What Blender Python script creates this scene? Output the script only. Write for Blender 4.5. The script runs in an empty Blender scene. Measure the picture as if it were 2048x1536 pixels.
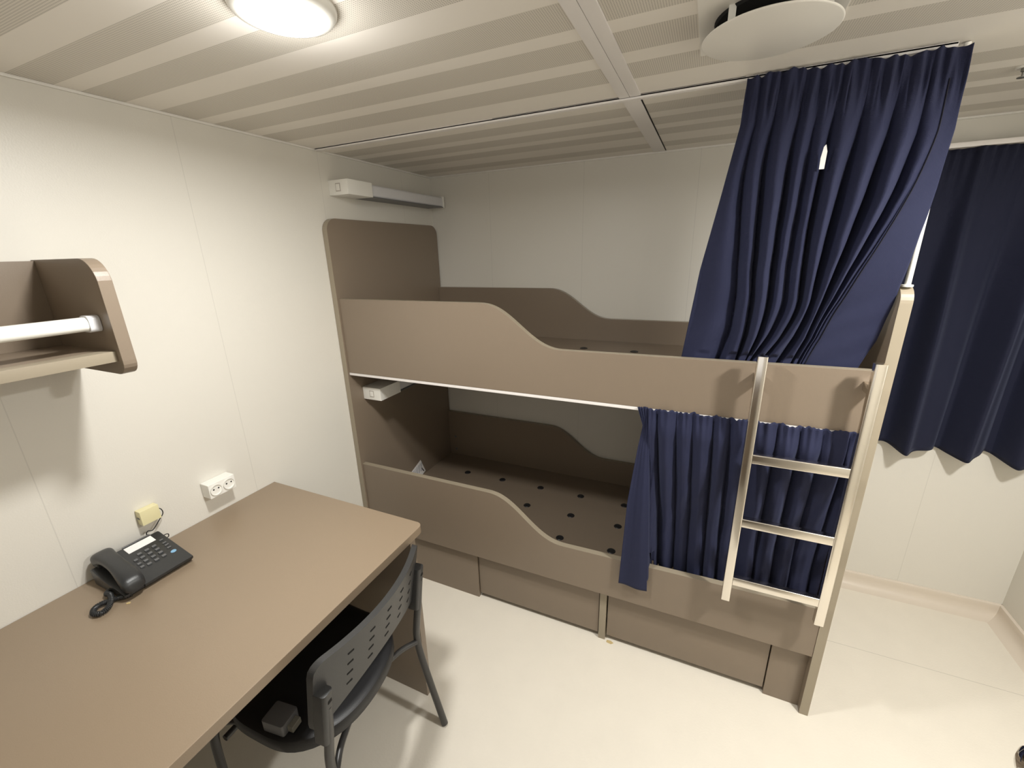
import bpy, bmesh, math, random
from mathutils import Vector, Matrix
random.seed(7)
S = bpy.context.scene
COL = S.collection

# ------------------------------------------------------------------ camera
cd = bpy.data.cameras.new('camera')
cd.sensor_width = 36.0
cd.lens = 36.0 * 845.855 / 2048.0
cd.clip_start = 0.01
cam = bpy.data.objects.new('camera', cd)
COL.objects.link(cam)
cam.location = (1.4847, -2.1949, 1.5844)
cam.rotation_euler = tuple(math.radians(a) for a in (72.5974, 1.4206, 24.2292))
S.camera = cam

# ------------------------------------------------------------------ world, exposure
w = bpy.data.worlds.new('world'); S.world = w; w.use_nodes = True
w.node_tree.nodes['Background'].inputs[0].default_value = (1.0, 0.96, 0.9, 1)
w.node_tree.nodes['Background'].inputs[1].default_value = 1.0  # added fill light, enters by the opening behind the camera
S.view_settings.view_transform = 'Standard'
S.view_settings.look = 'None'
S.view_settings.gamma = 1.0
S.view_settings.use_curve_mapping = False
S.view_settings.exposure = 0.15
LAMP_POWER = 15.0             # watts of each round ceiling lamp
LAMP_GLOW = 2.2              # watts of the light its bulging diffuser sends sideways
LAMP_COLOR = (1.0, 0.985, 0.95)
LAMPS = [((0.775, -1.547), 0.84), ((2.36, -1.36), 1.55)]
SPREAD = math.radians(174)    # downlights with a reflector: little light at grazing angles

H = 1.993                     # ceiling height
YF = -0.807                   # front plane of the bunk
YN = -2.50                    # wall behind the camera
W = 2.79                      # wall on the right

# ------------------------------------------------------------------ materials
def mat(name, color, rough=0.5, metal=0.0, spec=0.5, bump=0.0, bscale=300.0, vary=0.0, vscale=6.0,
        sheen=0.0, emit=None, estr=0.0, coat=0.0):
    m = bpy.data.materials.new(name); m.use_nodes = True
    nt = m.node_tree; b = nt.nodes['Principled BSDF']
    b.inputs['Base Color'].default_value = (*color, 1)
    b.inputs['Roughness'].default_value = rough
    b.inputs['Metallic'].default_value = metal
    b.inputs['Specular IOR Level'].default_value = spec
    b.inputs['Sheen Weight'].default_value = sheen
    b.inputs['Coat Weight'].default_value = coat
    if emit:
        b.inputs['Emission Color'].default_value = (*emit, 1)
        b.inputs['Emission Strength'].default_value = estr
    tc = nt.nodes.new('ShaderNodeTexCoord')
    if vary:
        n = nt.nodes.new('ShaderNodeTexNoise'); n.inputs['Scale'].default_value = vscale
        n.inputs['Detail'].default_value = 4
        nt.links.new(tc.outputs['Object'], n.inputs['Vector'])
        mx = nt.nodes.new('ShaderNodeMix'); mx.data_type = 'RGBA'
        mx.inputs[6].default_value = (*[c * (1 - vary) for c in color], 1)
        mx.inputs[7].default_value = (*[min(1, c * (1 + vary)) for c in color], 1)
        nt.links.new(n.outputs['Fac'], mx.inputs[0])
        nt.links.new(mx.outputs[2], b.inputs['Base Color'])
    if bump:
        n2 = nt.nodes.new('ShaderNodeTexNoise'); n2.inputs['Scale'].default_value = bscale
        n2.inputs['Detail'].default_value = 2
        nt.links.new(tc.outputs['Object'], n2.inputs['Vector'])
        bp = nt.nodes.new('ShaderNodeBump'); bp.inputs['Strength'].default_value = bump
        bp.inputs['Distance'].default_value = 0.001
        nt.links.new(n2.outputs['Fac'], bp.inputs['Height'])
        nt.links.new(bp.outputs['Normal'], b.inputs['Normal'])
    return m

def wall_mat(name, color, axis, origin, pitch):
    """painted panel wall with thin vertical joints"""
    m = mat(name, color, rough=0.42, bump=0.25, bscale=260)
    nt = m.node_tree; b = nt.nodes['Principled BSDF']
    tc = nt.nodes.new('ShaderNodeTexCoord'); sp = nt.nodes.new('ShaderNodeSeparateXYZ')
    nt.links.new(tc.outputs['Object'], sp.inputs[0])
    def M(op, a, bb):
        n = nt.nodes.new('ShaderNodeMath'); n.operation = op
        for i, x in enumerate((a, bb)):
            if hasattr(x, 'links'): nt.links.new(x, n.inputs[i])
            else: n.inputs[i].default_value = x
        return n.outputs[0]
    d = M('SUBTRACT', sp.outputs[axis], origin - pitch * 40 - pitch / 2)
    d = M('MODULO', d, pitch)
    d = M('SUBTRACT', d, pitch / 2)
    d = M('ABSOLUTE', d, 0.0)
    f = M('LESS_THAN', d, 0.0011)
    mx = nt.nodes.new('ShaderNodeMix'); mx.data_type = 'RGBA'
    mx.inputs[6].default_value = (*color, 1)
    mx.inputs[7].default_value = (*[c * 0.88 for c in color], 1)
    nt.links.new(f, mx.inputs[0]); nt.links.new(mx.outputs[2], b.inputs['Base Color'])
    return m

def ceiling_mat():
    m = mat('ceiling_panels', (0.75, 0.72, 0.66), rough=0.45)
    nt = m.node_tree; b = nt.nodes['Principled BSDF']
    tc = nt.nodes.new('ShaderNodeTexCoord'); sp = nt.nodes.new('ShaderNodeSeparateXYZ')
    nt.links.new(tc.outputs['Object'], sp.inputs[0])
    mr = nt.nodes.new('ShaderNodeMapRange')
    mr.inputs[1].default_value = -2.6; mr.inputs[2].default_value = 0.0
    nt.links.new(sp.outputs[1], mr.inputs[0])
    cr = nt.nodes.new('ShaderNodeValToRGB'); cr.color_ramp.interpolation = 'CONSTANT'
    el = cr.color_ramp.elements
    stripes = [(-2.50, -2.40), (-2.17, -2.07), (-2.00, -1.90), (-1.822, -1.722), (-1.652, -1.570), (-1.52, -1.428),
               (-1.345, -1.248), (-1.189, -1.09), (-1.033, -0.931),
               (-0.705, -0.61), (-0.555, -0.46), (-0.405, -0.31), (-0.19, -0.095)]
    el[0].position = 0; el[0].color = (0, 0, 0, 1)
    el[1].position = 0.9999; el[1].color = (0, 0, 0, 1)
    for a, c in stripes:
        e = el.new((a + 2.6) / 2.6); e.color = (1, 1, 1, 1)
        e = el.new((c + 2.6) / 2.6); e.color = (0, 0, 0, 1)
    nt.links.new(mr.outputs[0], cr.inputs[0])
    # rows of tiny perforations
    mp = nt.nodes.new('ShaderNodeVectorMath'); mp.operation = 'SCALE'
    nt.links.new(tc.outputs['Object'], mp.inputs[0]); mp.inputs['Scale'].default_value = 1 / 0.0046
    fr = nt.nodes.new('ShaderNodeVectorMath'); fr.operation = 'FRACTION'
    nt.links.new(mp.outputs[0], fr.inputs[0])
    sb = nt.nodes.new('ShaderNodeVectorMath'); sb.operation = 'SUBTRACT'
    nt.links.new(fr.outputs[0], sb.inputs[0]); sb.inputs[1].default_value = (0.5, 0.5, 0.5)
    ml = nt.nodes.new('ShaderNodeVectorMath'); ml.operation = 'MULTIPLY'
    nt.links.new(sb.outputs[0], ml.inputs[0]); ml.inputs[1].default_value = (1, 1, 0)
    ln = nt.nodes.new('ShaderNodeVectorMath'); ln.operation = 'LENGTH'
    nt.links.new(ml.outputs[0], ln.inputs[0])
    lt = nt.nodes.new('ShaderNodeMath'); lt.operation = 'LESS_THAN'; lt.inputs[1].default_value = 0.27
    nt.links.new(ln.outputs['Value'], lt.inputs[0])
    mu = nt.nodes.new('ShaderNodeMath'); mu.operation = 'MULTIPLY'
    nt.links.new(lt.outputs[0], mu.inputs[0]); nt.links.new(cr.outputs[0], mu.inputs[1])
    mx1 = nt.nodes.new('ShaderNodeMix'); mx1.data_type = 'RGBA'
    mx1.inputs[6].default_value = (0.84, 0.80, 0.735, 1); mx1.inputs[7].default_value = (0.70, 0.66, 0.59, 1)
    nt.links.new(cr.outputs[0], mx1.inputs[0])
    mx = nt.nodes.new('ShaderNodeMix'); mx.data_type = 'RGBA'
    nt.links.new(mx1.outputs[2], mx.inputs[6]); mx.inputs[7].default_value = (0.40, 0.375, 0.33, 1)
    nt.links.new(mu.outputs[0], mx.inputs[0]); nt.links.new(mx.outputs[2], b.inputs['Base Color'])
    return m

def floor_mat(name, color, **kw):
    """cream vinyl with one faint welded seam across the floor"""
    m = mat(name, color, **kw)
    nt = m.node_tree; b = nt.nodes['Principled BSDF']
    src = b.inputs['Base Color'].links[0].from_socket
    tc = nt.nodes.new('ShaderNodeTexCoord'); sp = nt.nodes.new('ShaderNodeSeparateXYZ')
    nt.links.new(tc.outputs['Object'], sp.inputs[0])
    cm = nt.nodes.new('ShaderNodeMath'); cm.operation = 'COMPARE'
    cm.inputs[1].default_value = -0.422; cm.inputs[2].default_value = 0.0011
    nt.links.new(sp.outputs[1], cm.inputs[0])
    mx = nt.nodes.new('ShaderNodeMix'); mx.data_type = 'RGBA'
    mx.inputs[7].default_value = (*[c * 0.72 for c in color], 1)
    nt.links.new(cm.outputs[0], mx.inputs[0]); nt.links.new(src, mx.inputs[6])
    nt.links.new(mx.outputs[2], b.inputs['Base Color'])
    return m

def cloth_mat(name, color):
    m = mat(name, color, rough=0.78, spec=0.2, sheen=0.12)
    nt = m.node_tree; b = nt.nodes['Principled BSDF']
    b.inputs['Sheen Tint'].default_value = (0.45, 0.5, 0.75, 1)
    tc = nt.nodes.new('ShaderNodeTexCoord')
    wv = nt.nodes.new('ShaderNodeTexWave'); wv.inputs['Scale'].default_value = 260; wv.inputs['Distortion'].default_value = 2
    wv.bands_direction = 'DIAGONAL'
    nt.links.new(tc.outputs['Object'], wv.inputs['Vector'])
    n2 = nt.nodes.new('ShaderNodeTexNoise'); n2.inputs['Scale'].default_value = 38; n2.inputs['Detail'].default_value = 3
    nt.links.new(tc.outputs['Object'], n2.inputs['Vector'])
    ad = nt.nodes.new('ShaderNodeMath'); ad.operation = 'MULTIPLY_ADD'
    nt.links.new(n2.outputs['Fac'], ad.inputs[0]); ad.inputs[1].default_value = 5.0
    nt.links.new(wv.outputs['Fac'], ad.inputs[2])
    bp = nt.nodes.new('ShaderNodeBump'); bp.inputs['Strength'].default_value = 0.25; bp.inputs['Distance'].default_value = 0.0012
    nt.links.new(ad.outputs[0], bp.inputs['Height']); nt.links.new(bp.outputs['Normal'], b.inputs['Normal'])
    return m

WALLC = (0.730, 0.704, 0.638)
M = dict(
    wall_l=wall_mat('wall_left_panels', WALLC, 1, -1.310, 0.527),
    wall_b=wall_mat('wall_back_panels', WALLC, 0, 0.372, 0.515),
    wall_p=mat('wall_paint', WALLC, rough=0.42, bump=0.25, bscale=260),
    ceil=ceiling_mat(),
    floor=floor_mat('floor_vinyl', (0.775, 0.725, 0.63), rough=0.38, bump=0.5, bscale=140, vary=0.035, vscale=9),
    base=mat('baseboard_vinyl', (0.70, 0.625, 0.53), rough=0.4),
    white=mat('white_paint', (0.82, 0.80, 0.75), rough=0.35),
    strip=mat('white_strip', (0.82, 0.79, 0.77), rough=0.3),
    brown=mat('taupe_laminate', (0.222, 0.174, 0.128), rough=0.36, bump=0.12, bscale=420, vary=0.03, vscale=3),
    desk=mat('taupe_desktop_lit', (0.270, 0.206, 0.142), rough=0.36, bump=0.12, bscale=420, vary=0.03, vscale=3),  # taupe lightened: lamplight on the desktop put into the colour
    edge=mat('taupe_edging', (0.31, 0.265, 0.195), rough=0.38),
    black=mat('black_plastic', (0.014, 0.014, 0.015), rough=0.42),
    chairp=mat('charcoal_plastic', (0.040, 0.040, 0.040), rough=0.38, bump=0.3, bscale=500),
    seatp=mat('black_seat_plastic', (0.012, 0.012, 0.013), rough=0.45, bump=0.3, bscale=500),
    tube=mat('dark_painted_steel', (0.035, 0.034, 0.033), rough=0.33, spec=0.6),
    dark=mat('hole_black', (0.004, 0.004, 0.004), rough=0.9),
    chrome=mat('polished_steel', (0.80, 0.76, 0.70), rough=0.16, metal=1.0),
    knob=mat('polished_chrome', (0.80, 0.78, 0.76), rough=0.06, metal=1.0),
    plast=mat('white_plastic', (0.86, 0.85, 0.80), rough=0.3),
    greyp=mat('warm_grey_plastic', (0.50, 0.46, 0.42), rough=0.4),
    cream=mat('yellowed_plastic', (0.76, 0.70, 0.42), rough=0.4),
    diff=mat('frosted_cover', (0.68, 0.68, 0.70), rough=0.25),
    phone=mat('phone_plastic', (0.026, 0.027, 0.028), rough=0.36, bump=0.2, bscale=700),
    key=mat('phone_key', (0.12, 0.122, 0.125), rough=0.2),  # paler than the body: highlights on the keys put into the colour
    paper=mat('white_paper', (0.86, 0.84, 0.82), rough=0.6),
    ink=mat('dark_ink', (0.03, 0.03, 0.035), rough=0.7),
    greyink=mat('grey_ink', (0.35, 0.36, 0.40), rough=0.7),
    blue=mat('blue_badge', (0.22, 0.42, 0.62), rough=0.3),
    gbox=mat('dark_grey_plastic', (0.14, 0.14, 0.145), rough=0.4),
    latch=mat('olive_grey_plastic', (0.21, 0.20, 0.165), rough=0.4),
    door=mat('door_leaf_paint', (0.70, 0.66, 0.58), rough=0.4),
    brass=mat('grey_metal', (0.30, 0.30, 0.28), rough=0.4, metal=0.8),
    tan=mat('tan_scrap', (0.55, 0.42, 0.20), rough=0.7),
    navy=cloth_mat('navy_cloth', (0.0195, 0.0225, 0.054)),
    navy_shaded=cloth_mat('shaded_navy_cloth', (0.0125, 0.0145, 0.033)),  # same navy darkened: shade on the window curtain put into the colour
    thread=mat('dark_seam', (0.006, 0.006, 0.014), rough=0.9),
    glow=mat('lamp_lens', (0.9, 0.9, 0.85), rough=0.4, emit=(1.0, 0.97, 0.90), estr=6.0),
)

# ------------------------------------------------------------------ mesh helpers
class MB:
    """collects shapes in world coordinates; build() links them as ONE mesh object"""
    def __init__(self): self.bm = bmesh.new()
    def _merge(self, b2, mi=0, smooth=False):
        for f in b2.faces:
            f.material_index = mi; f.smooth = smooth
        me = bpy.data.meshes.new('tmp'); b2.to_mesh(me); b2.free()
        self.bm.from_mesh(me); bpy.data.meshes.remove(me)
        return self
    def box(self, x0, x1, y0, y1, z0, z1, bev=0.0, seg=2, mi=0, mtx=None):
        b = bmesh.new()
        bmesh.ops.create_cube(b, size=1.0)
        for v in b.verts:
            v.co = Vector(((x0 + x1) / 2 + v.co.x * (x1 - x0), (y0 + y1) / 2 + v.co.y * (y1 - y0), (z0 + z1) / 2 + v.co.z * (z1 - z0)))
        if bev: bmesh.ops.bevel(b, geom=b.edges[:], offset=bev, segments=seg, affect='EDGES', profile=0.7)
        if mtx: bmesh.ops.transform(b, matrix=mtx, verts=b.verts)
        return self._merge(b, mi, bool(bev))
    def prism(self, pts, axis, a, c, bev=0.0, mi=0, smooth=False, mtx=None, rim=None):
        """pts: outline in the two other axes (order x,y,z without axis); extruded from a to c"""
        def P(p, t):
            return {'x': (t, p[0], p[1]), 'y': (p[0], t, p[1]), 'z': (p[0], p[1], t)}[axis]
        b = bmesh.new()
        A = [b.verts.new(P(p, a)) for p in pts]; C = [b.verts.new(P(p, c)) for p in pts]
        n = len(pts)
        f1 = b.faces.new(A); f2 = b.faces.new(C[::-1])
        for i in range(n): b.faces.new((A[(i + 1) % n], A[i], C[i], C[(i + 1) % n]))
        bmesh.ops.recalc_face_normals(b, faces=b.faces)
        if bev:
            ed = [e for f in (f1, f2) for e in f.edges]
            bmesh.ops.bevel(b, geom=ed, offset=bev, segments=2, affect='EDGES', profile=0.7)
        if mtx: bmesh.ops.transform(b, matrix=mtx, verts=b.verts)
        self._merge(b, mi, smooth)
        if rim is not None:                       # the edging strip round a board
            k = 'xyz'.index(axis)
            self.bm.normal_update()
            for f in self.bm.faces:
                if abs(f.normal[k]) < 0.9: f.material_index = rim
        return self
    def tube(self, pts, r, n=12, mi=0, caps=True, closed=False):
        pts = [Vector(p) for p in pts]
        b = bmesh.new(); rings = []
        N = len(pts)
        t0 = (pts[1] - pts[0]).normalized()
        up = Vector((0, 0, 1)) if abs(t0.z) < 0.9 else Vector((1, 0, 0))
        nrm = (up - t0 * up.dot(t0)).normalized()
        for i, p in enumerate(pts):
            if i == 0: t = t0
            elif i == N - 1: t = (pts[-1] - pts[-2]).normalized()
            else: t = ((pts[i + 1] - p).normalized() + (p - pts[i - 1]).normalized()).normalized()
            nrm = (nrm - t * nrm.dot(t)).normalized()
            bi = t.cross(nrm)
            rr = r[i] if isinstance(r, (list, tuple)) else r
            rings.append([b.verts.new(p + (nrm * math.cos(2 * math.pi * k / n) + bi * math.sin(2 * math.pi * k / n)) * rr) for k in range(n)])
        for i in range(N - 1):
            for k in range(n):
                b.faces.new((rings[i][k], rings[i][(k + 1) % n], rings[i + 1][(k + 1) % n], rings[i + 1][k]))
        if caps:
            b.faces.new(rings[0][::-1]); b.faces.new(rings[-1])
        bmesh.ops.recalc_face_normals(b, faces=b.faces)
        return self._merge(b, mi, True)
    def lathe(self, prof, center, axis='z', n=48, mi=0, smooth=True):
        """prof: list of (radius, height) swept about an axis through center"""
        b = bmesh.new(); rings = []
        for r, h in prof:
            if r < 1e-6: rings.append([b.verts.new((0, 0, h))])
            else: rings.append([b.verts.new((r * math.cos(2 * math.pi * k / n), r * math.sin(2 * math.pi * k / n), h)) for k in range(n)])
        for A, C in zip(rings, rings[1:]):
            for k in range(n):
                a0, a1 = A[k % len(A)], A[(k + 1) % len(A)]; c0, c1 = C[k % len(C)], C[(k + 1) % len(C)]
                vs = []
                for v in (a0, a1, c1, c0):
                    if v not in vs: vs.append(v)
                if len(vs) > 2: b.faces.new(vs)
        bmesh.ops.recalc_face_normals(b, faces=b.faces)
        R = {'z': Matrix.Identity(4), 'x': Matrix.Rotation(math.pi / 2, 4, 'Y'), 'y': Matrix.Rotation(-math.pi / 2, 4, 'X')}[axis]
        bmesh.ops.transform(b, matrix=Matrix.Translation(Vector(center)) @ R, verts=b.verts)
        return self._merge(b, mi, smooth)
    def grid(self, fn, nu, nv, skip=None, mi=0):
        b = bmesh.new()
        V = [[b.verts.new(fn(i / nu, j / nv)) for j in range(nv + 1)] for i in range(nu + 1)]
        for i in range(nu):
            for j in range(nv):
                if skip and skip((i + .5) / nu, (j + .5) / nv): continue
                b.faces.new((V[i][j], V[i][j + 1], V[i + 1][j + 1], V[i + 1][j]))
        for v in [v for v in b.verts if not v.link_faces]: b.verts.remove(v)
        return self._merge(b, mi, True)
    def build(self, name, m, parent=None, org=(0, 0, 0), loc=None, label=None):
        me = bpy.data.meshes.new(name)
        o = Vector(org)
        for v in self.bm.verts: v.co -= o
        self.bm.to_mesh(me); self.bm.free()
        for mm in (m if isinstance(m, (list, tuple)) else [m]): me.materials.append(M[mm])
        ob = bpy.data.objects.new(name, me); COL.objects.link(ob)
        if parent is not None: ob.parent = parent
        elif loc is not None: ob.location = loc
        if label: ob['label'] = label
        # crisp edges stay crisp
        if any(p.use_smooth for p in me.polygons):
            try: me.set_sharp_from_angle(angle=math.radians(38))
            except Exception: pass
        return ob

def thing(name, label, cat, loc, group=None):
    o = bpy.data.objects.new(name, None); COL.objects.link(o)
    o.empty_display_size = 0.05; o.location = loc
    o['label'] = label; o['category'] = cat
    if group: o['group'] = group
    return o
def tag(o, label, cat, group=None):
    o['label'] = label; o['category'] = cat
    if group: o['group'] = group
    return o
def struct(o): o['kind'] = 'structure'; return o
def rrect(x0, x1, y0, y1, r, n=6, corners=(1, 1, 1, 1)):
    """rounded rectangle outline; corners order: (x0y0, x1y0, x1y1, x0y1)"""
    out = []
    for (cx, cy, a0, px, py), on in zip(((x0 + r, y0 + r, 180, x0, y0), (x1 - r, y0 + r, 270, x1, y0), (x1 - r, y1 - r, 0, x1, y1), (x0 + r, y1 - r, 90, x0, y1)), corners):
        if not on: out.append((px, py)); continue
        for k in range(n + 1):
            a = math.radians(a0 + 90 * k / n); out.append((cx + r * math.cos(a), cy + r * math.sin(a)))
    return out
def interp(tab, x):
    if x <= tab[0][0]: return tab[0][1]
    for (a, fa), (b, fb) in zip(tab, tab[1:]):
        if x <= b: return fa + (fb - fa) * (x - a) / (b - a)
    return tab[-1][1]
def sm(a, b, x):
    t = min(1, max(0, (x - a) / (b - a))); return t * t * (3 - 2 * t)

# ------------------------------------------------------------------ the setting
struct(MB().box(-0.05, W + 0.05, -3.3, 0.05, -0.05, 0.0).build('floor', 'floor'))
struct(MB().box(-0.05, W + 0.05, YN - 0.08, 0.05, H, H + 0.05).build('ceiling', 'ceil'))
struct(MB().box(-0.05, 0.0, YN - 0.05, 0.05, 0.0, H).build('wall_left', 'wall_l'))
struct(MB().box(0.0, W, 0.0, 0.05, 0.0, H).build('wall_back', 'wall_b'))
struct(MB().box(W, W + 0.05, YN - 0.05, 0.05, 0.0, H).build('wall_right', 'wall_p'))
struct(MB().box(0.0, 1.05, YN - 0.05, YN, 0, H).box(1.95, W, YN - 0.05, YN, 0, H).box(1.05, 1.95, YN - 0.05, YN, 1.96, H).build('wall_near', 'wall_p'))  # unseen opening left so that the world's fill light comes in
t = thing('unseen_cabinet', 'unseen low taupe cabinet added behind the camera to reflect brown in the ladder', 'cabinet', (1.5, -2.75, 0))
O = (1.5, -2.75, 0)  # added for brown reflections in the ladder, kept low so world light passes above
MB().box(1.055, 1.945, -2.98, -2.522, 0.0, 1.06, 0.002).build('body', 'brown', t, O)
for x0, x1 in ((1.058, 1.4985), (1.5015, 1.942)):
    d_ = MB().box(x0, x1, -2.520, -2.502, 0.05, 1.05, 0.0015).build('door', 'brown', t, O)
# open door leaf beside the camera, only its knob reaches into the picture
dr = struct(MB().box(1.955, 1.995, YN + 0.01, -1.60, 0.012, 1.95, 0.002).build('door_1', 'door'))
kn = MB()
KC = (1.955, -1.640, 0.985)
kn.lathe([(0.0, 0), (0.026, 0), (0.026, 0.005), (0.022, 0.008), (0.0125, 0.010), (0.0115, 0.030), (0.016, 0.036), (0.0245, 0.046), (0.0265, 0.056), (0.0235, 0.066), (0.015, 0.072), (0.0, 0.074)], (0, 0, 0))
bmesh.ops.transform(kn.bm, matrix=Matrix.Translation(KC) @ Matrix.Rotation(-math.pi / 2, 4, 'Y'), verts=kn.bm.verts)
kn.build('door_knob', 'knob', dr, label='polished chrome round knob')

def cove(t=0.0):
    return [(0, 0), (-0.055, 0), (-0.040, 0.003), (-0.024, 0.012), (-0.014, 0.026), (-0.010, 0.045), (-0.011, 0.058), (-0.009, 0.066), (-0.003, 0.070), (0, 0.070)]
struct(MB().prism([(y, z) for y, z in cove()], 'x', 1.962, W, smooth=True).build('baseboard_back', 'base'))
struct(MB().prism([(W + y, z) for y, z in cove()], 'y', YN, 0.0, smooth=True).build('baseboard_right', 'base'))
# ceiling joint cover strips and edge trims
j = MB().box(1.203, 1.2315, YN, -0.803, H - 0.004, H, 0.001).box(1.2325, 1.262, YN, -0.803, H - 0.004, H, 0.001)
j.box(1.205, 1.255, -0.777, -0.012, H - 0.003, H, 0.001)
struct(j.build('trim_1', 'strip'))
struct(MB().box(1.2555, 1.2585, -0.777, -0.012, H - 0.0015, H).box(0.80, 1.20, -0.8042, -0.8022, H - 0.0006, H).box(1.262, 1.52, -0.8042, -0.8022, H - 0.0006, H).build('trim_2', 'dark'))
struct(MB().box(0.0, 0.007, YN, 0.0, H - 0.007, H, 0.002).build('trim_3', 'white'))
struct(MB().box(0.007, W, -0.007, 0.0, H - 0.007, H, 0.002).build('trim_4', 'white'))

# ------------------------------------------------------------------ ceiling lamps
def lamp(i, xy, f, label):
    t = thing('ceiling_lamp', label, 'lamp', (xy[0], xy[1], H), 'round ceiling lamps')
    x, y = xy
    MB().lathe([(0.066, -0.012), (0.070, -0.016), (0.080, -0.013), (0.086, -0.005), (0.087, 0.0)], (x, y, H), n=56).build('ring', 'plast', t, (x, y, H))
    MB().lathe([(0.0, -0.019), (0.030, -0.018), (0.052, -0.015), (0.0655, -0.011)], (x, y, H), n=48).build('lens', 'glow', t, (x, y, H), label='glowing white lens')
    ld = bpy.data.lights.new('lamp_light', 'AREA'); ld.shape = 'DISK'; ld.size = 0.125
    ld.energy = LAMP_POWER * f; ld.color = LAMP_COLOR; ld.spread = SPREAD
    lo = bpy.data.objects.new('lamp_light', ld); COL.objects.link(lo); lo.parent = t; lo.location = (0, 0, -0.0205)
    # sideways glow of the bulging diffuser
    ld = bpy.data.lights.new('lamp_glow', 'POINT'); ld.shadow_soft_size = 0.04
    ld.energy = LAMP_GLOW * f; ld.color = LAMP_COLOR
    lo = bpy.data.objects.new('lamp_glow', ld); COL.objects.link(lo); lo.parent = t; lo.location = (0, 0, -0.062)
lamp(0, LAMPS[0][0], LAMPS[0][1], 'glowing round ceiling lamp above the desk, cut by the top of the photo')
lamp(1, LAMPS[1][0], LAMPS[1][1], 'round ceiling lamp in the right half of the room, outside the picture')

# round air diffuser hanging below a square plate
DX, DY = 1.540, -1.143
t = thing('air_diffuser', 'white round air diffuser disc hanging below its square plate on the ceiling', 'air vent', (DX, DY, H))
O = (DX, DY, H)
pl = MB().prism(rrect(DX - 0.121, DX + 0.121, DY - 0.125, DY + 0.135, 0.004, 2), 'z', H - 0.008, H, 0.001)
pl.build('mounting_plate', 'white', t, O)
MB().lathe([(0.0, -0.0095), (0.088, -0.0095), (0.092, -0.013), (0.094, -0.009), (0.094, -0.008)], (DX, DY, H)).build('duct_ring', 'dark', t, O, label='black duct opening')
MB().lathe([(0.0, -0.0405), (0.1105, -0.0405), (0.1125, -0.0395), (0.113, -0.0385), (0.1125, -0.0375), (0.0, -0.037)], (DX, DY, H), n=72).build('disc', 'white', t, O)
for a in (226, 332, 90):
    px, py = DX + 0.093 * math.cos(math.radians(a)), DY + 0.093 * math.sin(math.radians(a))
    MB().box(px - 0.006, px + 0.006, py - 0.004, py + 0.004, H - 0.0375, H - 0.007, 0.001).build('post', 'plast', t, O)

# sprinkler / detector at the right rim
t = thing('sprinkler', 'small grey sprinkler head on the ceiling at the right rim of the photo', 'sprinkler', (2.152, -0.53, H))
O = (2.152, -0.53, H)
MB().lathe([(0.0, -0.002), (0.016, -0.003), (0.018, 0.0)], O, n=24).build('rosette', 'white', t, O)
MB().lathe([(0.0, -0.024), (0.010, -0.024), (0.010, -0.022), (0.003, -0.021), (0.003, -0.012), (0.006, -0.010), (0.006, -0.002)], O, n=20).build('deflector', 'brass', t, O)

# ------------------------------------------------------------------ bunk bed
L0, L1, L2, L3 = 0.0015, 0.028, 1.931, 1.958
TB = 0.024                                   # board thickness
BO = (0.98, -0.40, 0.0)
bunk = thing('bunk_bed', 'taupe laminate bunk bed with wavy side boards, built against the back wall', 'bunk bed', BO)
def part(mb, name, m='brown', label=None, parent=None): return mb.build(name, m, parent or bunk, BO, label=label)
part(MB().prism(rrect(-0.815, -0.012, 0.0, 1.735, 0.052, 8, (0, 0, 1, 1)), 'x', L0, L1, 0.0012, rim=1), 'headboard', ['brown', 'edge'])
part(MB().prism(rrect(YF - 0.002, -0.006, 0.0, 1.475, 0.040, 8, (0, 0, 1, 1)), 'x', L2, L3, 0.0012, rim=1), 'footboard', ['brown', 'edge'])
def wave(x0, zb, zt, zl, x1, xa=0.735, xb=1.09, rise=0.0):
    """board outline: high at the head, S-curve down to a low edge"""
    top = []
    n = 26
    for k in range(n + 1):
        t_ = k / n
        x = xa + (xb - xa) * t_
        s = t_ * t_ * t_ * (t_ * (6 * t_ - 15) + 10)
        s = 0.62 * s + 0.38 * (t_ * t_ * (3 - 2 * t_))
        top.append((x, zt + (zl - zt) * s))
    return [(x0, zb), (x0, zt)] + top + [(x1, zl + rise), (x1, zb)]
def board(name, x0, zb, zt, zl, y0, y1, xa, xb, label, rise=0.0):
    part(MB().prism(wave(x0, zb, zt, zl, L2, xa, xb, rise), 'y', y0, y1, 0.0012, rim=1), name, ['brown', 'edge'], label)
board('side_board', L1, 1.074, 1.4055, 1.2495, YF, YF + TB, 0.715, 1.045, 'upper front wavy board', 0.006)
board('side_board', L1, 0.258, 0.6085, 0.4365, YF, YF + TB, 0.715, 1.058, 'lower front wavy board', 0.019)
board('side_board', L1, 1.12, 1.393, 1.243, -0.030, -0.006, 0.715, 1.055, 'upper rear wavy board')
board('side_board', L1, 0.27, 0.605, 0.446, -0.030, -0.006, 0.715, 1.055, 'lower rear wavy board')
part(MB().box(L1, L2, YF + TB, -0.030, 1.112, 1.130), 'bed_base', 'brown', 'upper bed base')
part(MB().box(L1, L2, YF + TB, -0.030, 0.290, 0.308), 'bed_base', 'brown', 'lower bed base')
def vent(x, y, z):
    b = MB().lathe([(0.0, 0.0006), (0.0095, 0.0006), (0.0125, 0.0022), (0.0165, 0.0026), (0.0185, 0.0008), (0.0185, 0.0)], (x, y, z), n=24)
    b.box(x - 0.006, x - 0.003, y - 0.008, y + 0.008, z + 0.0006, z + 0.0016).box(x + 0.003, x + 0.006, y - 0.008, y + 0.008, z + 0.0006, z + 0.0016)
    part(b, 'vent_cap', 'black')
zl = 0.308
XS = [0.268, 0.502, 0.740, 0.972, 1.205]
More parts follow.
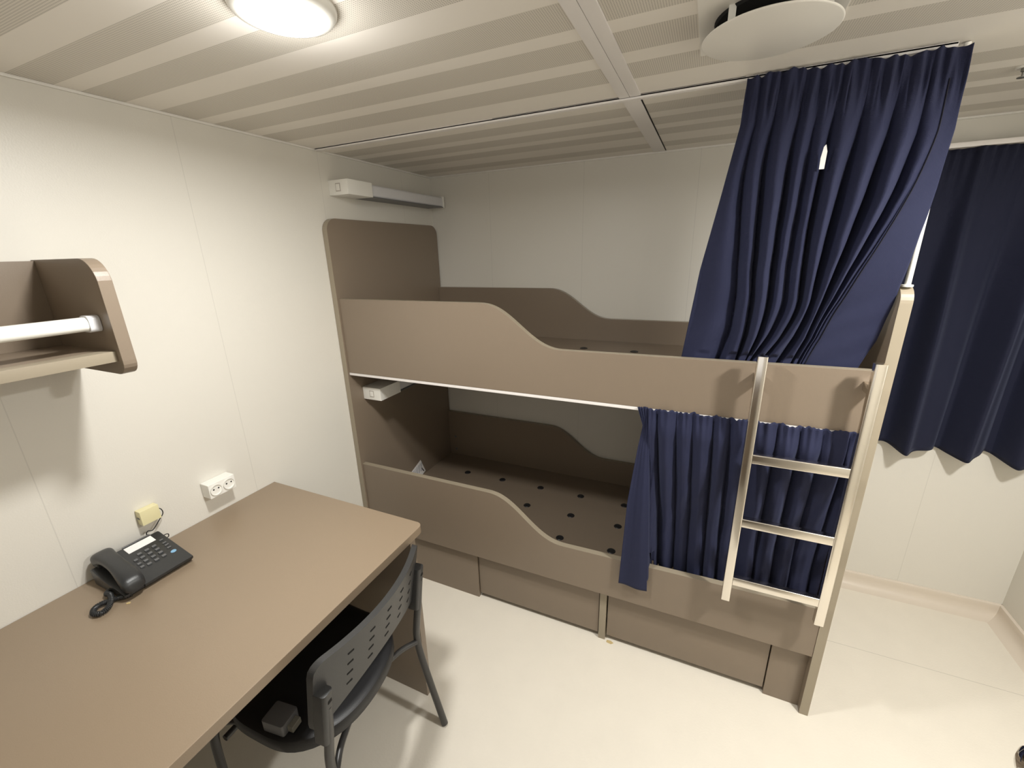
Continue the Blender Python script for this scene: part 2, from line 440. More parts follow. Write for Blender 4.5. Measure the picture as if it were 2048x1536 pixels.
VENTS = [(x, y) for y, xs in ((-0.225, XS), (-0.413, [0.735, 0.973, 1.207]), (-0.600, [0.976, 1.214])) for x in xs]
for x, y in VENTS: vent(x, y, zl)
for x in (0.735, 0.970, 1.207): vent(x, -0.235, 1.130)
for x, z in ((0.072, 0.433), (0.074, 0.345)):
    part(MB().lathe([(0.0, 0.0), (0.0065, 0.0), (0.0065, 0.0015), (0.005, 0.0022), (0.0, 0.0022)], (x, -0.030, z), 'y', 20), 'screw_cap', 'chairp') if False else part(
        MB().box(x - 0.006, x + 0.006, -0.0325, -0.0300, z - 0.006, z + 0.006, 0.001), 'screw_cap', 'gbox')
# under-bed front
part(MB().box(L1, 0.634, YF + TB + 0.001, YF + TB + 0.019, 0.0, 0.288, 0.001), 'front_panel', 'brown')
part(MB().box(1.822, L2, YF + TB + 0.003, YF + TB + 0.021, 0.0, 0.288, 0.001), 'front_panel', 'brown')
part(MB().box(1.209, 1.237, YF + TB + 0.002, YF + 0.40, 0.0, 0.288, 0.001), 'divider', 'edge')
part(MB().box(0.634, 1.822, -0.735, -0.717, 0.0, 0.045), 'toe_kick', 'brown')
def drawer(x0, x1):
    d = part(MB().box(x0, x1, YF + TB + 0.008, YF + TB + 0.026, 0.024, 0.282, 0.001), 'drawer', 'brown')
    b = MB().box(x0 + 0.01, x0 + 0.022, -0.748, -0.12, 0.05, 0.20).box(x1 - 0.022, x1 - 0.01, -0.748, -0.12, 0.05, 0.20).box(x0 + 0.022, x1 - 0.022, -0.748, -0.12, 0.05, 0.06)
    b.box(x0 + 0.022, x1 - 0.022, -0.132, -0.12, 0.06, 0.20)
    b.build('drawer_box', 'white', d, BO)
drawer(0.638, 1.2055); drawer(1.2425, 1.8185)

# rails and post for the bunk curtains
o = MB().box(0.012, 1.926, -0.8005, -0.7925, H - 0.009, H, 0.001).box(0.012, 1.926, -0.7915, -0.783, H - 0.009, H, 0.001).box(0.012, 1.926, -0.8005, -0.783, H - 0.004, H).build('curtain_rail', 'strip', org=(0.98, -0.793, H), loc=(0.98, -0.793, H))
tag(o, 'long white curtain rail fixed to the ceiling above the bunk front', 'curtain rail')
o = MB().box(L1 + 0.003, L2 - 0.003, YF - 0.0005, YF + 0.006, 1.0625, 1.0735, 0.0008).box(L1 + 0.003, L2 - 0.003, YF + 0.012, YF + 0.019, 1.0625, 1.0735, 0.0008).box(L1 + 0.003, L2 - 0.003, YF, YF + 0.018, 1.069, 1.0735).build('curtain_rail', 'strip', org=(0.98, YF, 1.0735), loc=(0.98, YF, 1.0735))
tag(o, 'thin white curtain rail along the bottom of the upper bunk board', 'curtain rail')
o = MB().tube([(1.9445, -0.788, 1.474), (1.9445, -0.788, H - 0.002)], 0.0065, 14).lathe([(0.0065, 0.006), (0.012, 0.005), (0.012, 0.0), (0.0, 0.0)], (1.9445, -0.788, 1.4745), n=18).build('support_pole', 'plast', org=(1.9445, -0.788, 1.474), loc=(1.9445, -0.788, 1.474))
tag(o, 'thin white pole standing on the bunk footboard up to the ceiling', 'pole')

# paper notice stuck to the headboard inside the lower bunk
nx = L1 + 0.0012
b = MB().prism([(-0.520, 0.318), (-0.352, 0.300 + 0.012), (-0.322, 0.322), (-0.360, 0.412), (-0.472, 0.372)], 'x', L1 + 0.0004, nx)
o = b.build('paper_notice', 'paper', org=(nx, -0.40, 0.31), loc=(nx, -0.40, 0.31))
tag(o, 'crumpled white printed paper leaning on the headboard in the lower bunk', 'paper')
lines = MB()
for k in range(6):
    lines.prism([(-0.470 + k * 0.020, 0.330 + k * 0.002), (-0.462 + k * 0.020, 0.330 + k * 0.002), (-0.430 + k * 0.0165, 0.378 + k * 0.0035), (-0.436 + k * 0.0165, 0.377 + k * 0.0035)], 'x', nx, nx + 0.0003)
c = lines.build('print_lines', 'greyink', o, (nx, -0.40, 0.31), label='rows of small grey print')
MB().prism([(-0.350, 0.338), (-0.338, 0.326), (-0.335, 0.331), (-0.343, 0.340), (-0.352, 0.358), (-0.357, 0.356)], 'x', nx, nx + 0.0003).build('print_mark', 'ink', o, (nx, -0.40, 0.31), label='black angle mark')

# ------------------------------------------------------------------ reading lamps
def reading_lamp(x, y0, z0, z1, ye, label):
    O = (x, (y0 + ye) / 2, (z0 + z1) / 2)
    t = thing('reading_lamp', label, 'lamp', O, 'bunk reading lamps')
    hb = MB().box(x + 0.0005, x + 0.106, y0, y0 + 0.145, z0, z1, 0.002).build('switch_housing', 'plast', t, O)
    zc = (z0 + z1) / 2
    fr = MB().box(x + 0.040, x + 0.066, y0 - 0.0015, y0 + 0.001, zc - 0.016, zc + 0.016, 0.0006).build('switch', 'greyp', hb, O, label='grey-framed rocker switch')
    MB().box(x + 0.044, x + 0.062, y0 - 0.0035, y0 - 0.001, zc - 0.012, zc + 0.012, 0.0008).build('rocker', 'plast', hb, O)
    MB().prism(rrect(x + 0.012, x + 0.095, z0 + 0.004, z1 - 0.004, 0.010, 5), 'y', y0 + 0.145, ye - 0.012, 0.0005, smooth=True).build('cover', 'diff', t, O, label='frosted tube cover, unlit')
    MB().box(x + 0.0005, x + 0.098, y0 + 0.145, ye - 0.012, z0 + 0.0005, z0 + 0.0045).build('tray', 'gbox', t, O)
    MB().box(x + 0.0005, x + 0.1, ye - 0.012, ye, z0, z1, 0.002).build('end_cap', 'plast', t, O)
reading_lamp(0.0, -0.747, 1.826, 1.884, -0.02, 'white tube reading lamp on the wall above the headboard, switch box at front')
reading_lamp(L1, -0.738, 0.925, 0.985, -0.08, 'white tube reading lamp on the headboard under the upper bunk')

# ------------------------------------------------------------------ curtains
def smooth_noise(seed):
    r = random.Random(seed); ph = [r.uniform(0, 6.28) for _ in range(8)]
    return lambda x: sum(math.sin(x * (1.7 * k + 1.3) + ph[k]) / (1 + 0.5 * k) for k in range(6)) / 2.4

def upper_curtain():
    xl = [(1.15, 1.418), (1.246, 1.430), (1.517, 1.459), (1.709, 1.492), (1.88, 1.5195), (1.97, 1.524), (2.0, 1.524)]
    xr = [(1.15, 1.855), (1.25, 1.888), (1.33, 1.913), (1.44, 1.926), (1.60, 1.9355), (1.70, 1.945), (1.82, 1.951), (1.97, 1.945), (2.0, 1.945)]
    nz = smooth_noise(3); n4 = smooth_noise(8)
    Z0, Z1 = 1.989, 1.165
    tab = [(0, 0), (0.09, 0.27), (0.14, 0.33), (0.32, 0.47), (0.46, 0.60), (0.70, 0.655), (0.93, 0.705), (1, 1)]
    # where the deep creases start along the heading, and how deep they are
    cr = [(0.085, .75), (0.175, 1.0), (0.30, 1.15), (0.385, .55), (0.465, 1.1), (0.60, .9), (0.74, 1.1), (0.86, .7)]
    def wmap(s, v):
        k = sm(0.16, 0.88, v)
        return s + (interp(tab, s) - s) * k
    def folds(s):
        """rounded ridges between sharp creases: +1 deep in a crease, -1 on a ridge"""
        lo, hi, d0, d1 = 0.0, 1.0, .3, .3
        for c_, d in cr:
            if c_ <= s: lo, d0 = c_, d
            elif c_ > s: hi, d1 = c_, d; break
        t_ = (s - lo) / max(1e-6, hi - lo)
        dep = d0 + (d1 - d0) * t_
        wd = min(1.0, (hi - lo) / 0.10)
        return dep * wd * (1 - 2 * abs(math.sin(math.pi * t_)) ** 0.75)
    def f(u, v):
        s = u
        z = Z0 + 0.003 - 0.010 * u * (1 - v) + (Z1 - Z0) * v
        z = min(z, 1.9915)
        z += 0.006 * sm(0.9, 1, 1 - v) * nz(u * 14 + 2) - 0.004 * sm(0.9, 1, 1 - v)
        a, c = interp(xl, z), interp(xr, z)
        sw_ = s + 0.010 * math.sin(v * 7 + 9 * s) * sm(0.05, 0.4, v)
        x = a + (c - a) * wmap(s, v)
        hd = 1 - sm(0.0, 0.13, v)
        fine = math.sin(2 * math.pi * 17 * s + 1.6 * nz(s * 7)) * 0.0055 * (0.25 + 0.75 * hd)
        big = folds(min(1, max(0, sw_)))
        fl = 1 - 0.85 * sm(0.885, 0.935, s)
        amp = 0.0045 + 0.0315 * sm(0.02, 0.40, v) * (1 - 0.35 * sm(0.45, 0.6, s) * sm(0.5, 0.9, v))
        y = -0.815 + 0.050 * sm(0.40, 0.90, v) + fine * (1 - 0.85 * sm(0.1, 0.3, v)) + amp * fl * big
        y -= 0.010 * math.exp(-((v - 0.075) / 0.05) ** 2) * abs(nz(s * 21))
        y += 0.0035 * sm(0.15, 0.5, v) * n4(s * 9 + v * 7)
        # swirl where the gathered cloth is tucked behind the board
        g = math.exp(-((s - 0.45) / 0.17) ** 2) * sm(0.66, 0.96, v)
        x -= 0.062 * g; y -= 0.016 * g * sm(0.9, 0.7, v)
        if s > 0.93: y -= 0.006 * sm(0.2, 0.6, v)
        if z < 1.30: y = max(y, -0.776 - 0.05 * sm(1.268, 1.30, z))
        return (x, y, z)
    mb = MB(); mb.grid(f, 320, 130)
    O = (1.70, -0.79, 1.976)
    t = mb.build('bunk_curtain', 'navy', org=O, loc=O)
    tag(t, 'navy blue curtain hanging from the ceiling rail, tucked into the upper bunk', 'curtain')
    md = t.modifiers.new('thick', 'SOLIDIFY'); md.thickness = 0.0016
    for s0, v0, v1, nm in ((0.935, 3, 37, 'hem_seam'), (0.462, 10, 37, 'cloth_seam')):
        hem = [f(s0, v / 40) for v in range(v0, v1)]
        MB().tube([(x, y - 0.0018, z) for x, y, z in hem], 0.0012, 6).build(nm, 'thread', t, O)
    # small white care tag
    yt = min(f(u / 60, 0.25)[1] for u in range(18, 34)) - 0.004
    MB().prism([(1.7035, 1.757), (1.7140, 1.757), (1.7145, 1.795), (1.710, 1.811), (1.706, 1.806), (1.703, 1.782)], 'y', yt, yt + 0.001).build('care_tag', 'paper', t, O, label='small white care tag')
    return t
upper_curtain()

def lower_curtain():
    nz = smooth_noise(11); n2 = smooth_noise(5)
    Z0 = 1.0765
    FL = 0.135
    def zb(s): return 0.352 if s < FL + 0.01 else 0.41
    def f(u, v):
        s = u
        z = Z0 + (zb(s) - Z0) * v
        if v < 0.05: z += 0.005 * nz(s * 40)
        t_ = (Z0 - z) / (Z0 - 0.352)
        a = interp([(0, 1.312), (0.09, 1.333), (0.2, 1.322), (0.5, 1.300), (1.0, 1.286)], t_)
        e = interp([(0, 1.348), (0.09, 1.352), (0.5, 1.374), (1.0, 1.396)], t_)
        c = 1.918
        x = a + (e - a) * s / FL if s < FL else e + (c - e) * (s - FL) / (1 - FL)
        hd = 1 - sm(0.0, 0.13, v)
        ph = 2 * math.pi * (11.5 * s + 0.25 * n2(s * 6))
        amp = (0.0065 + 0.0155 * sm(0.0, 0.3, v)) * sm(FL - 0.02, FL + 0.05, s) + 0.003
        q_ = ph / (2 * math.pi); q_ -= math.floor(q_)
        big = (1 - 2 * abs(math.sin(math.pi * q_)) ** 0.75) * (0.75 + 0.45 * nz(math.floor(ph / (2 * math.pi)) * 1.7))
        fine = 0.0045 * math.sin(2 * math.pi * 30 * s + 2 * nz(s * 9)) * (0.25 + 0.75 * hd)
        y = -0.8125 + fine * 0.7 + amp * big + 0.016 * sm(0.12, 0.4, v) + 0.004 * sm(0.1, 0.5, v) * nz(s * 13 + 5 * v)
        y -= 0.009 * math.exp(-((v - 0.10) / 0.06) ** 2)
        back = sm(FL, FL + 0.05, s) * sm(0.25, 0.75, v)
        y += 0.050 * back
        if s < FL: y = -0.8125 + fine * 0.7 * (1 - v) - 0.016 * sm(0.05, 0.55, v) + 0.004 * math.sin(2 * math.pi * s / FL * 1.0 + 0.5) * sm(0.1, 0.4, v)
        elif z < 0.50: y = max(y, -0.776)
        if s > 0.9: y = max(y, -0.816)
        y = max(y, -0.844)
        if z > 1.055: y = min(y, -0.8095)
        return (x, y, z)
    def skip(u, v):
        if FL - 0.004 < u < FL + 0.022:
            z = Z0 + (0.41 - Z0) * v
            return z < 0.451
        return False
    mb = MB(); mb.grid(f, 300, 90, skip)
    O = (1.61, -0.795, 1.066)
    t = mb.build('bunk_curtain', 'navy', org=O, loc=O)
    tag(t, 'navy blue gathered curtain closing the lower bunk behind the ladder, left flap hanging out', 'curtain')
    md = t.modifiers.new('thick', 'SOLIDIFY'); md.thickness = 0.0016
lower_curtain()

def window_curtain():
    nz = smooth_noise(21)
    Z0 = 1.884
    def f(u, v):
        x = 2.03 + 0.70 * u
        ph = 2 * math.pi * (4.1 * u + 0.30 * nz(u * 4) + 0.15)
        zb = 0.762 + 0.013 * math.sin(ph + 0.6) + 0.012 * nz(u * 5)
        z = Z0 + (zb - Z0) * v
        amp = 0.012 + 0.032 * sm(0, 0.6, v)
        y = -0.068 + amp * (math.sin(ph) + 0.3 * math.sin(2.1 * ph + 1 + v)) + 0.004 * math.sin(2 * math.pi * 24 * u) * (1 - sm(0, 0.2, v))
        y = min(y, -0.020)
        x += 0.010 * math.sin(ph * 0.5 + 2 * v) * v
        return (x, y, z)
    mb = MB(); mb.grid(f, 200, 60)
    O = (2.38, -0.068, Z0)
    t = mb.build('window_curtain', 'navy_shaded', org=O, loc=O)
    tag(t, 'navy blue curtain hanging on the back wall right of the bunk', 'curtain')
    md = t.modifiers.new('thick', 'SOLIDIFY'); md.thickness = 0.0016
    r = MB().box(2.0, 2.76, -0.080, -0.056, 1.886, 1.902, 0.002).box(2.02, 2.04, -0.056, 0.0, 1.889, 1.899).box(2.72, 2.74, -0.056, 0.0, 1.889, 1.899).build('curtain_rail', 'strip', org=(2.38, -0.068, 1.886), loc=(2.38, -0.068, 1.886))
    tag(r, 'short white curtain rail on the back wall above the window curtain', 'curtain rail')
window_curtain()

# ------------------------------------------------------------------ ladder
LY0, LY1 = -0.872, -0.848
LO = (1.775, -0.86, 0.446)
lad = thing('bunk_ladder', 'polished steel three-rung ladder hooked on the front of the upper bunk', 'ladder', LO)
for x0, x1 in ((1.6325, 1.6585), (1.8945, 1.9205)):
    st = MB()
    st.prism(rrect(x0, x1, LY0, LY1, 0.003, 3), 'z', 0.446, 1.288, 0.001, smooth=True).build('stile', 'chrome', lad, LO)
    MB().box(x0 + 0.002, x1 - 0.002, LY1, YF - 0.0006, 1.20, 1.225, 0.001).build('bracket', 'chrome', lad, LO)
for z in (0.543, 0.767, 0.990):
    MB().prism(rrect(LY0 + 0.001, LY1 - 0.001, z - 0.030, z, 0.003, 3), 'x', 1.6586, 1.8944, smooth=True).build('rung', 'chrome', lad, LO)

# ------------------------------------------------------------------ desk
DO = (0.355, -1.86, 0.0)
desk = thing('desk', 'taupe laminate desk with rounded corner along the left wall', 'desk', DO)
YD0, YD1 = -2.48, -1.240
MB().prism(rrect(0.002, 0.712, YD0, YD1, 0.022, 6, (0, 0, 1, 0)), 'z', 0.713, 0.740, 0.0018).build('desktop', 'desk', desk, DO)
MB().box(0.004, 0.682, YD1 - 0.038, YD1 - 0.013, 0.0, 0.713, 0.001).build('side_panel', 'brown', desk, DO)
MB().box(0.004, 0.682, YD0 + 0.013, YD0 + 0.038, 0.0, 0.713, 0.001).build('side_panel', 'brown', desk, DO)
MB().box(0.10, 0.118, YD0 + 0.038, YD1 - 0.038, 0.36, 0.713, 0.001).build('modesty_panel', 'brown', desk, DO)

# ------------------------------------------------------------------ wall shelf with lamp
SO = (0.0, -2.05, 1.33)
sh = thing('wall_shelf', 'taupe open wall shelf with rounded end panel on the left wall above the desk', 'shelf', SO)
endp = [(0.0015, 1.333), (0.0015, 1.5935)]
for k in range(9):
    a = math.radians(90 - 80 * k / 8); endp.append((0.222 + 0.058 * math.cos(a) * 1.0, 1.5355 + 0.058 * math.sin(a)))
for k in range(7):
    a = math.radians(5 - 95 * k / 6); endp.append((0.252 + 0.030 * math.cos(a), 1.363 + 0.030 * math.sin(a)))
MB().prism(endp, 'y', -1.7065, -1.680, 0.0012).build('end_panel', 'brown', sh, SO)
MB().prism(endp, 'y', -2.47, -2.4435, 0.0012).build('end_panel', 'brown', sh, SO)
MB().box(0.0015, 0.018, -2.4435, -1.7065, 1.388, 1.591, 0.0008).build('back_panel', 'brown', sh, SO)
MB().box(0.0015, 0.222, -2.4435, -1.7065, 1.365, 1.388, 0.0008).build('bottom_board', 'brown', sh, SO)
MB().box(0.2245, 0.264, -2.4435, -1.7065, 1.365, 1.389, 0.0008).build('front_lip', 'edge', sh, SO)
TO = (0.222, -2.05, 1.452)
t = thing('shelf_lamp', 'white tube lamp mounted between the end panels of the wall shelf', 'lamp', TO)
MB().prism(rrect(0.205, 0.240, 1.437, 1.468, 0.013, 6), 'y', -2.40, -1.728, 0.001, smooth=True).build('tube_cover', 'plast', t, TO)
MB().prism(rrect(0.203, 0.242, 1.434, 1.471, 0.010, 5), 'y', -1.728, -1.7072, 0.001, smooth=True).build('end_cap', 'diff', t, TO, label='grey translucent end cap')
MB().prism(rrect(0.203, 0.242, 1.434, 1.471, 0.010, 5), 'y', -2.4430, -2.40, 0.001, smooth=True).build('end_cap', 'diff', t, TO)

# ------------------------------------------------------------------ sockets on the left wall
KO = (0.0, -1.446, 0.842)
t = thing('power_socket', 'white double power socket on the left wall behind the desk', 'socket', KO)
bd = MB().box(0.0006, 0.043, -1.490, -1.402, 0.817, 0.868, 0.003, 3).build('socket_box', 'plast', t, KO)
for y in (-1.468, -1.425):
    b = MB()
    b.lathe([(0.0, 0.0), (0.0170, 0.0), (0.0195, 0.003), (0.0195, 0.0042), (0.0168, 0.0042), (0.0160, 0.0010), (0.0, 0.0008)], (0, 0, 0), n=28)
    bmesh.ops.transform(b.bm, matrix=Matrix.Translation((0.0425, y, 0.843)) @ Matrix.Rotation(math.pi / 2, 4, 'Y'), verts=b.bm.verts)
    fc = b.build('socket_face', 'plast', t, KO)
    for dy in (-0.0075, 0.0085):
        p = MB().lathe([(0.0, 0.0), (0.0026, 0.0), (0.0026, 0.0004), (0, 0.0004)], (0, 0, 0), n=14)
        bmesh.ops.transform(p.bm, matrix=Matrix.Translation((0.0436, y + dy, 0.846)) @ Matrix.Rotation(math.pi / 2, 4, 'Y'), verts=p.bm.verts)
        p.build('pin_hole', 'dark', fc, KO)
KO = (0.0, -1.648, 0.854)
t = thing('phone_socket', 'yellowed plastic phone socket box on the left wall above the telephone', 'socket', KO)
MB().box(0.0006, 0.026, -1.673, -1.624, 0.831, 0.877, 0.002).build('socket_box', 'cream', t, KO)
MB().box(0.005, 0.017, -1.6745, -1.672, 0.851, 0.856, 0.0005).build('jack', 'gbox', t, KO)
def bez(pts, n=10):
    """smooth curve through points (Catmull-Rom)"""
    P = [Vector(p) for p in pts]; P = [2 * P[0] - P[1]] + P + [2 * P[-1] - P[-2]]
    out = []
    for i in range(1, len(P) - 2):
        for k in range(n):
            t_ = k / n
            a, b, c, d = P[i - 1], P[i], P[i + 1], P[i + 2]
            out.append(0.5 * ((2 * b) + (c - a) * t_ + (2 * a - 5 * b + 4 * c - d) * t_ ** 2 + (3 * b - a - 3 * c + d) * t_ ** 3))
    out.append(P[-2]); return out
wire = bez([(0.014, -1.6238, 0.862), (0.018, -1.6165, 0.852), (0.019, -1.6165, 0.838), (0.020, -1.628, 0.826), (0.020, -1.652, 0.803), (0.018, -1.664, 0.806), (0.016, -1.668, 0.795), (0.015, -1.655, 0.772), (0.017, -1.635, 0.757), (0.022, -1.622, 0.758), (0.030, -1.624, 0.772), (0.034, -1.636, 0.776), (0.038, -1.6478, 0.770)])
o = MB().tube(wire, 0.0014, 8).build('phone_wire', 'black', org=(0.02, -1.64, 0.742), loc=(0.02, -1.64, 0.742))
tag(o, 'thin dark wire from the yellowed wall box to the telephone', 'wire')

# ------------------------------------------------------------------ telephone
PO = (0.11, -1.72, 0.7405)
ph = thing('telephone', 'black desk telephone with handset on its left side and white label strip', 'telephone', PO)
def top_z(x): return 0.800 - (x - 0.04) * (0.04 / 0.15)
bd = MB().prism([(0.036, 0.7412), (0.180, 0.7412), (0.192, 0.7525), (0.193, 0.7592), (0.040, 0.7998), (0.032, 0.7985), (0.030, 0.790)], 'y', -1.768, -1.6465, 0.003, smooth=True)
bd.prism([(0.036, 0.7412), (0.178, 0.7412), (0.188, 0.7500), (0.188, 0.756), (0.150, 0.764), (0.120, 0.7655), (0.085, 0.772), (0.040, 0.790), (0.030, 0.786)], 'y', -1.812, -1.766, 0.003, smooth=True)
bd.build('body', 'phone', ph, PO)
def on_top(b, x, y, sx, sy, h, bev=0.0008):
    """low block lying on the sloping top"""
    z = top_z(x)
    m = Matrix.Translation((x, y, z)) @ Matrix.Rotation(math.atan(0.04 / 0.15), 4, 'Y')
    b.box(-sx, sx, -sy, sy, -0.001, h, bev, 2, 0, m)
b = MB(); on_top(b, 0.0535, -1.7035, 0.0135, 0.0335, 0.0006, 0.0); b.build('label_strip', 'paper', ph, PO, label='white paper label strip')
b = MB(); on_top(b, 0.0345, -1.703, 0.0025, 0.034, 0.0012, 0.0004); b.build('trim_bar', 'key', ph, PO)
for r_ in range(4):
    for c_ in range(3):
        x, y = 0.086 + r_ * 0.0171, -1.7225 + c_ * 0.0182 - r_ * 0.0013
        b = MB(); on_top(b, x, y, 0.0036, 0.0052, 0.0030, 0.0012); b.build('number_key', 'key', ph, PO)
for x, y in ((0.1006, -1.7390), (0.1187, -1.7405), (0.1339, -1.7415)):
    b = MB(); on_top(b, x, y, 0.0034, 0.0045, 0.0026, 0.001); b.build('function_key', 'key', ph, PO)
for x, y in ((0.0772, -1.6625), (0.093, -1.6632), (0.1049, -1.6640), (0.1183, -1.6655)):
    b = MB(); on_top(b, x, y, 0.0022, 0.0048, 0.0020, 0.0008); b.build('function_key', 'key', ph, PO)
b = MB().lathe([(0.0, 0.0012), (0.0052, 0.0010), (0.0058, 0.0)], (0, 0, 0), n=24)
bmesh.ops.transform(b.bm, matrix=Matrix.Translation((0.1394, -1.6665, top_z(0.1394))) @ Matrix.Rotation(math.atan(0.04 / 0.15), 4, 'Y') @ Matrix.Diagonal((1, 1.25, 1, 1)), verts=b.bm.verts)
b.build('badge', 'blue', ph, PO, label='small light blue oval badge')
# handset: swept rounded cross-sections, thicker at both ends
hs = MB()
hp = [(0.012, 0.792, 0.016, 0.008), (0.018, 0.8000, 0.0225, 0.016), (0.034, 0.8065, 0.0245, 0.018), (0.058, 0.8125, 0.0215, 0.0125), (0.090, 0.8135, 0.0195, 0.0105), (0.125, 0.8080, 0.0195, 0.0105), (0.158, 0.7985, 0.0225, 0.013), (0.182, 0.7865, 0.0240, 0.018), (0.200, 0.7790, 0.0225, 0.016), (0.206, 0.7730, 0.015, 0.008)]
def hsec(i):
    x, z, ry, rz = hp[i]; y = -1.783 - 0.006 * (x - 0.1) / 0.1
    n = 20; ring = []
    for k in range(n):
        a = 2 * math.pi * k / n
        c_, s_ = math.cos(a), math.sin(a)
        e = 0.62
        yy = ry * math.copysign(abs(c_) ** e, c_); zz = rz * math.copysign(abs(s_) ** e, s_)
        ring.append((x - 0.18 * zz * 0 , y + yy, z + zz))
    return ring
b2 = bmesh.new()
R_ = [[b2.verts.new(p) for p in hsec(i)] for i in range(len(hp))]
for A, C in zip(R_, R_[1:]):
    for k in range(20): b2.faces.new((A[k], A[(k + 1) % 20], C[(k + 1) % 20], C[k]))
b2.faces.new(R_[0][::-1]); b2.faces.new(R_[-1])
bmesh.ops.recalc_face_normals(b2, faces=b2.faces)
bmesh.ops.subdivide_edges(b2, edges=[e for e in b2.edges], cuts=1, smooth=0.6, use_grid_fill=True)
hs._merge(b2, 0, True)
# ear and mouth cups pointing down
hs.box(0.016, 0.048, -1.800, -1.758, 0.784, 0.800, 0.006, 3).box(0.164, 0.199, -1.808, -1.766, 0.764, 0.782, 0.006, 3)
hs.build('handset', 'phone', ph, PO)
# coiled cord lying on the desk
path = bez([(0.168, -1.800, 0.760), (0.182, -1.797, 0.750), (0.180, -1.806, 0.7485), (0.166, -1.817, 0.7485), (0.158, -1.833, 0.7485), (0.149, -1.848, 0.7485), (0.155, -1.863, 0.7485), (0.172, -1.870, 0.7485), (0.187, -1.862, 0.7485), (0.182, -1.846, 0.7490), (0.166, -1.831, 0.7535), (0.146, -1.824, 0.757), (0.122, -1.822, 0.7500), (0.112, -1.812, 0.7485), (0.118, -1.803, 0.7485)], 14)
cum = [0.0]
for a, c in zip(path, path[1:]): cum.append(cum[-1] + (c - a).length)
tot = cum[-1]; turns = int(tot / 0.0036); nseg = turns * 10
hel = []; ii = 0
for k in range(nseg + 1):
    d = tot * k / nseg
    while ii < len(cum) - 2 and cum[ii + 1] < d: ii += 1
    t_ = (d - cum[ii]) / max(1e-9, cum[ii + 1] - cum[ii])
    p = path[ii].lerp(path[ii + 1], t_); tg = (path[ii + 1] - path[ii]).normalized()
    up = Vector((0, 0, 1)); sd = tg.cross(up).normalized(); up = sd.cross(tg)
    a = 2 * math.pi * turns * k / nseg
    hel.append(p + (sd * math.cos(a) + up * math.sin(a)) * 0.0052)
MB().tube(hel, 0.00165, 6).tube(path, 0.0042, 8).build('coiled_cord', 'phone', ph, PO)
b = MB().prism([(0.196, -1.8155), (0.2005, -1.8175), (0.206, -1.8125), (0.203, -1.8085), (0.1985, -1.811)], 'z', 0.7402, 0.7412)
tag(b.build('paper_crumb', 'tan', org=(0.20, -1.813, 0.7402), loc=(0.20, -1.813, 0.7402)), 'tiny yellowish paper crumb on the desk beside the phone cord', 'scrap')
b = MB().prism([(1.246, -0.790), (1.266, -0.793), (1.275, -0.784), (1.262, -0.777), (1.246, -0.779)], 'z', 0.0002, 0.0014)
tag(b.build('tape_scrap', 'tan', org=(1.26, -0.785, 0.0002), loc=(1.26, -0.785, 0.0002)), 'small tan tape scrap on the floor at the drawer divider', 'scrap')

# ------------------------------------------------------------------ chair
CO = Vector((0.55, -1.555, 0.0)); CA = math.radians(6.0)
ch = thing('chair', 'black stacking chair with slotted plastic backrest pushed under the desk', 'chair', CO)
ch.rotation_euler = (0, 0, CA)
def cpart(mb, name, m, label=None): return mb.build(name, m, ch, (0, 0, 0), label=label)
# seat shell: rounded outline bowed at the rear, dished top, turned-down rim
def seat_r(a):
    c_, s_ = math.cos(a), math.sin(a)
    e = 3.4
    r = 1 / ((abs(c_) ** e + abs(s_) ** e) ** (1 / e))
    x, y = r * c_, r * s_
    X = -0.02 + 0.165 * x if x < 0 else -0.02 + 0.168 * x
    X += 0.052 * (1 - y * y) * max(0, x)
    return X, 0.213 * y * (0.95 + 0.05 * x)
b2 = bmesh.new(); n = 72; rings = []
for fr, dz in ((0.30, -0.008), (0.62, -0.006), (0.86, -0.001), (0.95, 0.0), (0.985, -0.004), (1.0, -0.012), (1.0, -0.036), (0.985, -0.040), (0.97, -0.034), (0.60, -0.022), (0.30, -0.022)):
    rg = []
    for k in range(n):
        X, Y = seat_r(2 * math.pi * k / n); rg.append(b2.verts.new((X * fr, -0.026 + Y * fr, 0.445 + dz)))
    rings.append(rg)
for A, C in zip(rings, rings[1:]):
    for k in range(n): b2.faces.new((A[k], A[(k + 1) % n], C[(k + 1) % n], C[k]))
b2.faces.new(rings[0]); b2.faces.new(rings[-1][::-1])
bmesh.ops.recalc_face_normals(b2, faces=b2.faces)
sb = MB(); sb._merge(b2, 0, True); cpart(sb, 'seat', 'seatp')
# backrest: bowed slab with rounded corners and slots on its rear face
def back_pt(u, v, side):
    s = -0.222 + 0.444 * u
    q = 2 * u - 1
    z = 0.505 + 0.228 * v + 0.058 * (1 - q * q) * (1 - v)
    X = 0.168 + 0.040 * v + 0.050 * (1 - q * q) - (0.009 if side else -0.009)
    return (X, s, z)
b2 = bmesh.new()
nu, nv = 40, 12
def corner(u, v):
    """pull the corners in so that the outline is rounded"""
    su, sv = 0.444, 0.228; r = 0.032
    a, c_ = u * su, v * sv
    cx = min(max(a, r), su - r); cy = min(max(c_, r), sv - r)
    dx, dy = a - cx, c_ - cy
    if dx and dy:
        m_ = max(abs(dx), abs(dy)); l = math.hypot(dx, dy); k = m_ / l
        dx *= k; dy *= k
    return (cx + dx) / su, (cy + dy) / sv
F = {}
for side in (0, 1):
    for i in range(nu + 1):
        for j_ in range(nv + 1):
            u, v = corner(i / nu, j_ / nv); F[side, i, j_] = b2.verts.new(back_pt(u, v, side))
